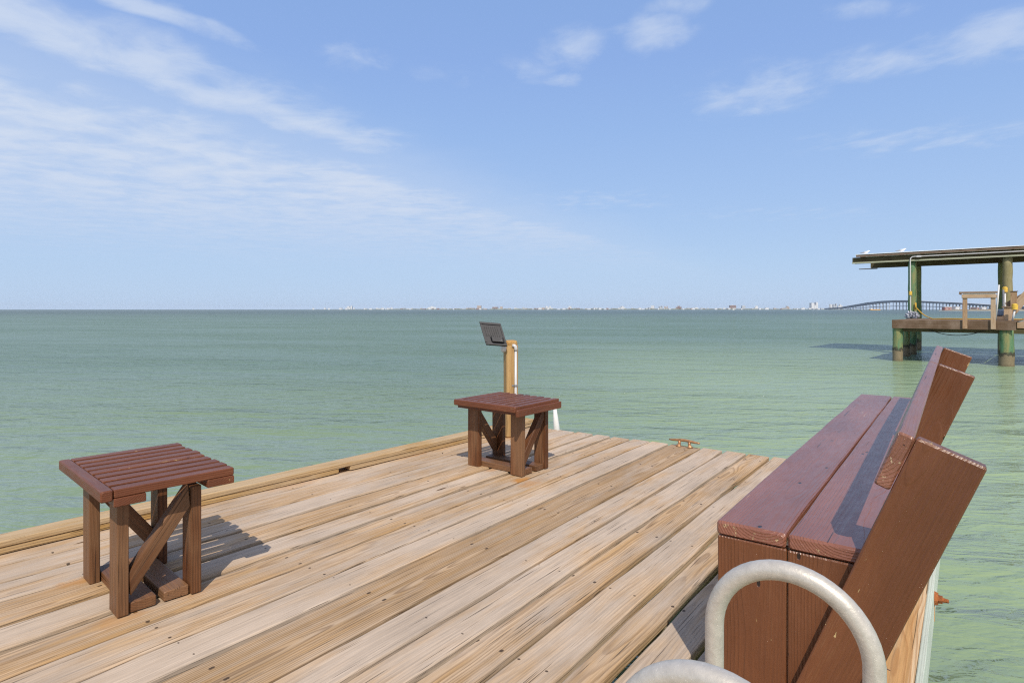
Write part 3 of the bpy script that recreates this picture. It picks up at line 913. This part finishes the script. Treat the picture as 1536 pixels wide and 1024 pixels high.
# ------------------------------------------------------------------ far shore: bridge, barge, beach, skyline
TH0 = R(37.1136)
def cam_xy(px, d):
    lat = (px - 768) / 900 * d
    return lat * math.cos(TH0) - d * math.sin(TH0), lat * math.sin(TH0) + d * math.cos(TH0)
def far_z(py, d): return 1.10 - (py - 464) / 900 * d
def lerp(tab, x):
    for (a, b) in zip(tab, tab[1:]):
        if x <= b[0]:
            f = (x - a[0]) / (b[0] - a[0])
            return a[1] + (b[1] - a[1]) * f
    return tab[-1][1]
dep = [(1236, 3900), (1270, 3050), (1300, 2450), (1345, 1950), (1400, 1650), (1470, 1400), (1600, 1120)]
topy = [(1236, 462.4), (1242, 461.9), (1262, 460.7), (1282, 457.3), (1303, 453.6), (1324, 451.3), (1345, 450.3), (1362, 450.2), (1382, 451.0), (1407, 452.3), (1438, 453.6), (1470, 455.5), (1488, 456.8), (1536, 459.2), (1600, 461)]
thk = [(1236, 1.8), (1300, 3.2), (1345, 2.8), (1400, 2.4), (1536, 2.5), (1600, 2.5)]
bx0, by0 = cam_xy(1345, 1950)
br = empty('long_bridge', (bx0, by0, WATER_Z))
tag(br, 'long grey arched highway bridge on many piers across the bay', 'bridge')
def bpt(px):
    d = lerp(dep, px)
    X, Y = cam_xy(px, d)
    zt = far_z(lerp(topy, px), d)
    zb = far_z(lerp(topy, px) + lerp(thk, px), d)
    return Vector((X - bx0, Y - by0, zt - WATER_Z)), zb - WATER_Z
px_list = [1238 + 3.0 * k for k in range(120)]
bm = new_bm()
bm2 = new_bm()
def deck_strip(bm, z_of, w):
    prevq = None
    for i, px in enumerate(px_list):
        p, zb = bpt(px)
        q, _ = bpt(px + 1)
        dr = (q - p)
        dr.z = 0
        dr.normalize()
        side = Vector((-dr.y, dr.x, 0)) * w
        zt_, zb_ = z_of(p.z, zb)
        ring = [bm.verts.new((p.x + side.x * s, p.y + side.y * s, z)) for (s, z) in ((-1, zb_), (1, zb_), (1, zt_), (-1, zt_))]
        if prevq:
            for k in range(4):
                bm.faces.new((prevq[k], prevq[(k + 1) % 4], ring[(k + 1) % 4], ring[k]))
        else:
            bm.faces.new(ring)
        prevq = ring
    bm.faces.new(prevq)
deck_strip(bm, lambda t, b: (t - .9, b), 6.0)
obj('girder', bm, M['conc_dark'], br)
deck_strip(bm2, lambda t, b: (t, t - .88), 6.8)
obj('road_deck', bm2, M['conc'], br)
bm3 = new_bm()
full = px_list
px_list = [p for p in full if 1268 < p < 1425]
deck_strip(bm3, lambda t, b: (b * .50 + .9, b * .50 - .9), 4.4)
px_list = full
obj('tie_beam', bm3, M['conc'], br)
for px in [1262 + 5.0 * k for k in range(64)]:
    if 1335 < px < 1340: continue
    p, zb = bpt(px)
    q, _ = bpt(px + 1)
    dr = (q - p)
    dr.z = 0
    dr.normalize()
    sd = Vector((-dr.y, dr.x, 0))
    bm = new_bm()
    for s in (-1, 1):
        a = p + sd * 4.2 * s
        tube(bm, [(a.x, a.y, -1), (a.x, a.y, zb)], 1.0, 8)
    for zc in ([zb - .6] + ([zb * .5] if zb > 9 else [])):
        beam(bm, (p.x - sd.x * 5.2, p.y - sd.y * 5.2, zc), (p.x + sd.x * 5.2, p.y + sd.y * 5.2, zc), 1.8, 1.1, c=.05, jit=0, seg=1)
    obj('pier', bm, M['conc'], br)

def far_mat(name, col, win, sx_=3.2, sz_=3.2):
    mt = bpy.data.materials.new(name)
    t = NT(mt)
    co = t.n('ShaderNodeTexCoord').outputs['Object']
    x, y, z = t.sep(co)
    fx = t.m('FRACT', t.m('DIVIDE', x, sx_ * 2))
    fz = t.m('FRACT', t.m('DIVIDE', z, sz_ * 1.4))
    w = t.m('MULTIPLY', t.m('GREATER_THAN', fx, .5), t.m('GREATER_THAN', fz, .45))
    c = t.mix(t.m('MULTIPLY', w, .8), col, win)
    t.out(t.bsdf(Base_Color=c, Roughness=.8))
    return mt
FM = {'white': far_mat('far_white_wall', (.60, .61, .63), (.42, .45, .50)), 'tan': far_mat('far_tan_wall', (.42, .34, .29), (.20, .18, .19)),
      'grey': far_mat('far_grey_wall', (.40, .43, .47), (.24, .27, .32)), 'brown': far_mat('far_brown_wall', (.24, .17, .16), (.12, .10, .11)),
      'red': far_mat('far_red_roofed_wall', (.30, .15, .14), (.42, .36, .34))}
ROOF = plain('far_pale_roof', (.55, .55, .56), .8, scale=.05)
def far_building(px, w_px, top_py, d, mat, label, group=None, steps=None):
    X, Y = cam_xy(px, d)
    u = d / 900
    w, h = w_px * u, (464 - top_py) * u + 2.2
    o = empty('distant_building', (X, Y, WATER_Z), TH0 + R(random.uniform(-25, 25)))
    tag(o, label, 'building', group)
    bm = new_bm()
    dp = max(w * .6, 12)
    segs = steps or [(-.5, .5, 1.0)]
    for (a, b, k) in segs:
        box(bm, a * w, b * w, -dp / 2, dp / 2, -1, h * k, c=.05, jit=0)
    obj('walls', bm, FM[mat], o)
    bm = new_bm()
    for (a, b, k) in segs:
        box(bm, a * w - .4, b * w + .4, -dp / 2 - .4, dp / 2 + .4, h * k + .03, h * k + 1.0, c=.05, jit=0)
        if k * h > 20:
            box(bm, (a + (b - a) * .35) * w, (a + (b - a) * .6) * w, -dp / 5, dp / 5, h * k + 1.03, h * k + 3.6, c=.05, jit=0)
    obj('roof', bm, ROOF, o)
    return o
T2 = [(-.5, -.08, .9), (-.06, .2, .62), (.22, .5, 1.0)]
T3 = [(-.5, -.2, .7), (-.18, .2, 1.0), (.22, .5, .75)]
towers = [
    (525, 7, 459.0, 'white', T2, 'faint white tower block at the left end of the far shore'),
    (648, 12, 459.6, 'white', T3, 'white stepped tower group beyond the floodlight, left of it on the far shore'),
    (719, 6, 458.4, 'tan', None, 'dark tan tower on the far shore above the floodlight'),
    (743, 8, 460.4, 'brown', None, 'low brown block on the far shore just right of the tan tower'),
    (752, 4, 460.0, 'tan', None, 'narrow tan block on the far shore above the wooden post'),
    (822, 8, 459.2, 'white', T2, 'white twin tower on the far shore above the farther stool'),
    (855, 5, 459.0, 'white', T3, 'white pointed tower on the far shore right of the twin tower'),
    (933, 7, 459.4, 'white', T3, 'white stepped block on the far shore midway to the cleat'),
    (979, 5, 458.6, 'white', None, 'slim white tower on the far shore left of the grey pair above the cleat'),
    (991, 5, 459.0, 'grey', T2, 'grey block on the far shore, left of a matching tan one'),
    (999, 5, 459.0, 'tan', T2, 'tan block on the far shore beside a matching grey one'),
    (1018, 8, 458.8, 'brown', T3, 'dark brown stepped block on the far shore above the cleat'),
    (1099, 9, 457.9, 'brown', None, 'wide dark brown block on the far shore behind the small white boat'),
    (1115, 5, 458.6, 'grey', None, 'slim blue grey block on the far shore right of the brown block'),
    (1135, 4, 459.0, 'white', None, 'small pale tower on the far shore, between grey block and tall white tower'),
    (1181, 5, 459.2, 'tan', T3, 'small tan peaked block on the far shore left of the tall white tower'),
    (1220.5, 10, 453.4, 'white', T2, 'tallest white twin tower on the far shore, left of the bridge'),
    (1246, 4, 456.3, 'white', None, 'tall white tower peeping over the left end of the bridge'),
    (1252, 5, 455.6, 'grey', T2, 'grey tower pair just above the bridge approach'),
    (1260, 6, 456.6, 'white', T3, 'pale stepped tower right of the grey pair above the bridge approach'),
]
for (px, w, ty, mt, stp, lab) in towers:
    far_building(px, w, ty, 6400 if px < 1240 else 7200, mt, lab, 'towers of the far shore skyline', stp)
LOW = {'white': 'low white building in the far shore row', 'grey': 'low grey building in the far shore row', 'tan': 'low tan building in the far shore row', 'brown': 'low dark brown building in the far shore row'}
px = 470.0
while px < 1240:
    dens = .45 if px < 600 else .85
    w = random.uniform(1.6, 5.0)
    if random.random() < dens:
        mt = random.choices(['white', 'grey', 'tan', 'brown'], [.62, .14, .14, .10] if px > 600 else [1, 0, 0, 0])[0]
        ty = 464 - random.uniform(.8, 2.3) - (.5 if random.random() < .15 else 0)
        far_building(px, w, ty, 6100 + random.uniform(-250, 250), mt, LOW[mt], LOW[mt] + 's')
    px += w * random.uniform(.8, 1.5)
# thin strip of land below the skyline, and the beach behind the boathouse
def strip(name, px0, px1, d0, d1, z, mat, label, step=6):
    bm = new_bm()
    top = []
    n = int((px1 - px0) / step)
    for k in range(n + 1):
        p = px0 + (px1 - px0) * k / n
        e = 1 - (2 * k / n - 1) ** 4
        nz_ = .6 + .8 * (mnoise.noise((p * .11, 2, 0)) + .5)
        a = cam_xy(p, d0 * (1 + .02 * (1 - e)))
        b = cam_xy(p, d1)
        va = bm.verts.new((*a, WATER_Z - .5))
        vb = bm.verts.new((*a, WATER_Z + z * e * nz_ + .05))
        vc = bm.verts.new((*b, WATER_Z + z * e * nz_ + .4))
        vd = bm.verts.new((*b, WATER_Z - .5))
        if top:
            for i in range(3): bm.faces.new((top[i], (va, vb, vc, vd)[i], (va, vb, vc, vd)[i + 1], top[i + 1]))
        top = (va, vb, vc, vd)
    return tag(obj(name, bm, mat), label, None, kind='structure')
M['land'] = plain('far_shore_scrub', (.20, .22, .19), .9, scale=.02, var=.4)
strip('far_shore_land', 455, 1330, 6000, 6900, 9.0, M['land'], 'thin low strip of land under the distant skyline', 2)
strip('beach', 1408, 1640, 1020, 1180, 1.0, M['sand'], 'pale beach strip beyond the boathouse')
M['scrub'] = plain('dark_shore_scrub', (.10, .085, .07), .9, scale=.05, var=.5)
strip('scrub_bank', 1414, 1640, 1060, 1100, 2.6, M['scrub'], 'dark scrub bank behind the beach', 2)
for (px_, w_, ty_, mt_, lab) in ((1420, 9, 460.8, 'red', 'red roofed shed on the beach right of the left boathouse post'), (1432, 7, 460.6, 'white', 'white shed on the beach beside the red roofed one'),
                                 (1474, 6, 461.2, 'white', 'white shed on the beach seen below the work table'), (1462, 4, 461.4, 'red', 'small red shed on the beach under the work table')):
    far_building(px_, w_, ty_, 1110, mt_, lab)
# barge and a small boat far out
X, Y = cam_xy(1312, 2000)
bg = empty('barge', (X, Y, WATER_Z), TH0)
tag(bg, 'flat orange barge on the water under the bridge', 'barge')
bm = new_bm()
box(bm, -17, 17, -5, 5, -.5, 2.6, c=.4, jit=0)
obj('hull', bm, M['barge'], bg)
bm = new_bm()
box(bm, -15, -9, -3, 3, 2.62, 4.6, c=.2, jit=0)
obj('deckhouse', bm, M['white'], bg)
X, Y = cam_xy(1100.5, 2600)
bt = empty('motor_boat', (X, Y, WATER_Z), TH0 + R(20))
tag(bt, 'small white boat far out before the wide brown block', 'boat')
bm = new_bm()
tube(bm, [(-6, 0, .5), (-4, 0, .7), (0, 0, .8), (4, 0, 1.0), (6.5, 0, 1.6)], [1.2, 1.5, 1.6, 1.2, .2], 12)
obj('hull', bm, M['white'], bt, smooth=True)
bm = new_bm()
box(bm, -2, 1.5, -1.1, 1.1, 1.8, 4.2, c=.2, jit=0)
obj('cabin', bm, M['white'], bt)

# ------------------------------------------------------------------ thin sea haze
bm = new_bm()
bmesh.ops.create_cube(bm, size=1)
for v in bm.verts: v.co = (v.co.x * 40000, v.co.y * 40000, WATER_Z - 4 if v.co.z < 0 else 95)
hm = bpy.data.materials.new('thin_sea_haze')
t = NT(hm)
vol = t.n('ShaderNodeVolumePrincipled', {'Color': (.80, .88, 1.0), 'Density': 2.1e-5, 'Anisotropy': .0})
om = t.t.nodes.new('ShaderNodeOutputMaterial')
t.t.links.new(vol.outputs[0], om.inputs['Volume'])
tag(obj('haze', bm, hm), 'thin pale haze over the bay', 'haze', kind='stuff')

# ------------------------------------------------------------------ light, sky, camera
SUN_AZ, SUN_EL = 130.0, 48.5                 # direction the light travels, elevation
az = R(SUN_AZ)
ld = Vector((math.cos(az) * math.cos(R(SUN_EL)), math.sin(az) * math.cos(R(SUN_EL)), -math.sin(R(SUN_EL))))
sl = bpy.data.lights.new('sun', 'SUN')
sl.energy = 4.5
sl.angle = R(.53)
sl.color = (1.0, .93, .82)
so_ = bpy.data.objects.new('sun', sl)
COL.objects.link(so_)
so_.rotation_euler = (-ld).to_track_quat('Z', 'Y').to_euler()
sunpos = -ld

w = bpy.data.worlds.new('World')
S.world = w
w.use_nodes = True
t = NT(w)
sky = t.n('ShaderNodeTexSky', sky_type='NISHITA', sun_disc=False, sun_elevation=R(SUN_EL), sun_rotation=math.atan2(sunpos.x, sunpos.y), altitude=0, air_density=1.0, dust_density=.6, ozone_density=2.0)
dirv = t.n('ShaderNodeTexCoord').outputs['Generated']
rot = t.n('ShaderNodeMapping', {'Vector': dirv, 'Rotation': (0, 0, -TH0)}).outputs[0]
lx, ly, lz = t.sep(rot)
zc = t.m('MAXIMUM', lz, .03)
qx, qy = t.m('DIVIDE', lx, zc), t.m('DIVIDE', ly, zc)
q = t.xyz(qx, qy, 0)
# veil of streaky high cloud on the left, its edge running along one wind line
sN = t.m('SUBTRACT', t.m('MULTIPLY', qx, .87), t.m('MULTIPLY', qy, .49))
sT = t.m('ADD', t.m('MULTIPLY', qx, .49), t.m('MULTIPLY', qy, .87))
big = t.noise(t.xyz(t.m('MULTIPLY', sN, 1.0), t.m('MULTIPLY', sT, .45), 3.0), 1.0, 3, .55)
fbm = t.noise(t.xyz(t.m('MULTIPLY', sN, 1.6), t.m('MULTIPLY', sT, 1.7), 0.0), 1.0, 9, .62, .4)
lump = t.noise(t.xyz(t.m('MULTIPLY', sN, 3.2), t.m('MULTIPLY', sT, 3.6), 7.0), 1.0, 9, .60, .4)
wig = t.m('ADD', sN, t.m('MULTIPLY_ADD', t.noise(t.xyz(sN, sT, 5.0), 1.3, 3), .9, -.45))
bandB = t.mr(t.m('ABSOLUTE', t.m('ADD', wig, 2.52)), .62, .0)
bandB = t.m('MULTIPLY', bandB, t.mr(sT, 3.6, 2.2, .0, 1.0))
bandA = t.m('MULTIPLY', t.mr(t.m('ABSOLUTE', t.m('ADD', wig, 2.06)), .22, .03), t.mr(sT, 1.9, 1.2))
veilC = t.m('MULTIPLY', t.mr(wig, -2.55, -3.5), t.mr(sN, -16, -5, .5, .80))
prof = t.m('MAXIMUM', bandB, t.m('MAXIMUM', bandA, veilC))
tex = t.m('ADD', t.m('MULTIPLY', lump, .55), t.m('ADD', t.m('MULTIPLY', fbm, .25), t.m('MULTIPLY', big, .20)))
veil = t.m('MULTIPLY', t.mr(t.m('ADD', tex, t.m('MULTIPLY', prof, .42)), .64, .98), t.mr(prof, 0, .3))
veil = t.m('ADD', t.m('MULTIPLY', veil, .70), t.m('MULTIPLY', t.mr(wig, -1.9, -3.2), .32))
veil = t.m('MULTIPLY', veil, t.mr(ly, -.2, .3))
# puffs on the right
fb2 = t.noise(t.vm('MULTIPLY', q, (4.2, 3.2, 1)), 1.0, 8, .6, .3)
puff = None
for (cx_, cy_, rx, ry, amt) in ((.257, 2.31, .17, .22, .9), (.23, 2.62, .12, .10, .55), (.50, 2.17, .17, .22, .9), (.52, 1.98, .15, .12, .6), (1.147, 2.78, .36, .42, .75), (1.48, 2.45, .30, .22, .75), (1.80, 2.22, .35, .26, .9), (1.15, 2.00, .22, .10, .6),
                                (2.4, 3.55, .9, .45, .40), (-.05, 2.55, .5, .25, .25), (.55, 5.6, 1.2, .8, .38), (-.35, 5.3, .6, .5, .42), (3.0, 6.3, 2.0, .9, .22), (-.62, 2.4, .16, .2, .45)):
    dd = t.vm('LENGTH', t.vm('MULTIPLY', t.vm('SUBTRACT', q, (cx_, cy_, 0)), (1 / rx, 1 / ry, 0)))
    pm = t.mr(dd, 1.35, .0, 0, amt)
    puff = pm if puff is None else t.m('MAXIMUM', puff, pm)
puff = t.m('MULTIPLY', t.mr(t.m('ADD', fb2, t.m('MULTIPLY', puff, .45)), .52, 1.02), t.mr(puff, 0, .25))
puff = t.m('MULTIPLY', puff, .62)
dens = t.m('MAXIMUM', veil, puff)
rp_ = t.n('ShaderNodeValToRGB', {0: lz})
els = rp_.color_ramp.elements
stops = [(0.0, (.49, .645, .88)), (.07, (.45, .625, .885)), (.18, (.38, .56, .88)), (.28, (.325, .505, .86)), (.38, (.283, .45, .83)), (.46, (.265, .43, .80)), (1.0, (.13, .26, .60))]
while len(els) < len(stops): els.new(.5)
for e_, (p_, c_) in zip(els, stops):
    e_.position = p_
    e_.color = (*c_, 1)
air = t.vm('SCALE', rp_.outputs[0], s=10.0)          # thin white air over the clear-sky model
base = t.mix(.90, sky.outputs[0], air)
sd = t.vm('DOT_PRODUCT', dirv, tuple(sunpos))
base = t.mix(t.mr(sd, .1, 1.0, 0, .5), base, (10.0, 9.6, 9.0))     # whitish glow round the sun, added behind the camera to warm the shadow fill
dens = t.m('MULTIPLY', dens, t.mr(lz, .02, .20, .0, 1.0))
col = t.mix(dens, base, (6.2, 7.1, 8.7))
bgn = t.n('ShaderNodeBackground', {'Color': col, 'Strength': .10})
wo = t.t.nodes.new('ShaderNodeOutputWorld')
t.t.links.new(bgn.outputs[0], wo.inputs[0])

cam = bpy.data.cameras.new('camera')
cam.sensor_width = 36
cam.lens = 900 / 1536 * 36
cam.shift_y = -48 / 1536
cam.clip_start = .05
cam.clip_end = 40000
co_ = bpy.data.objects.new('camera', cam)
COL.objects.link(co_)
co_.location = (0, 0, 1.10)
co_.rotation_euler = (R(90), 0, TH0)
S.camera = co_
S.view_settings.view_transform = 'Standard'
S.view_settings.look = 'None'
S.view_settings.exposure = 0
S.view_settings.gamma = 1
S.cycles.use_denoising = False
S.cycles.filter_width = 1.2
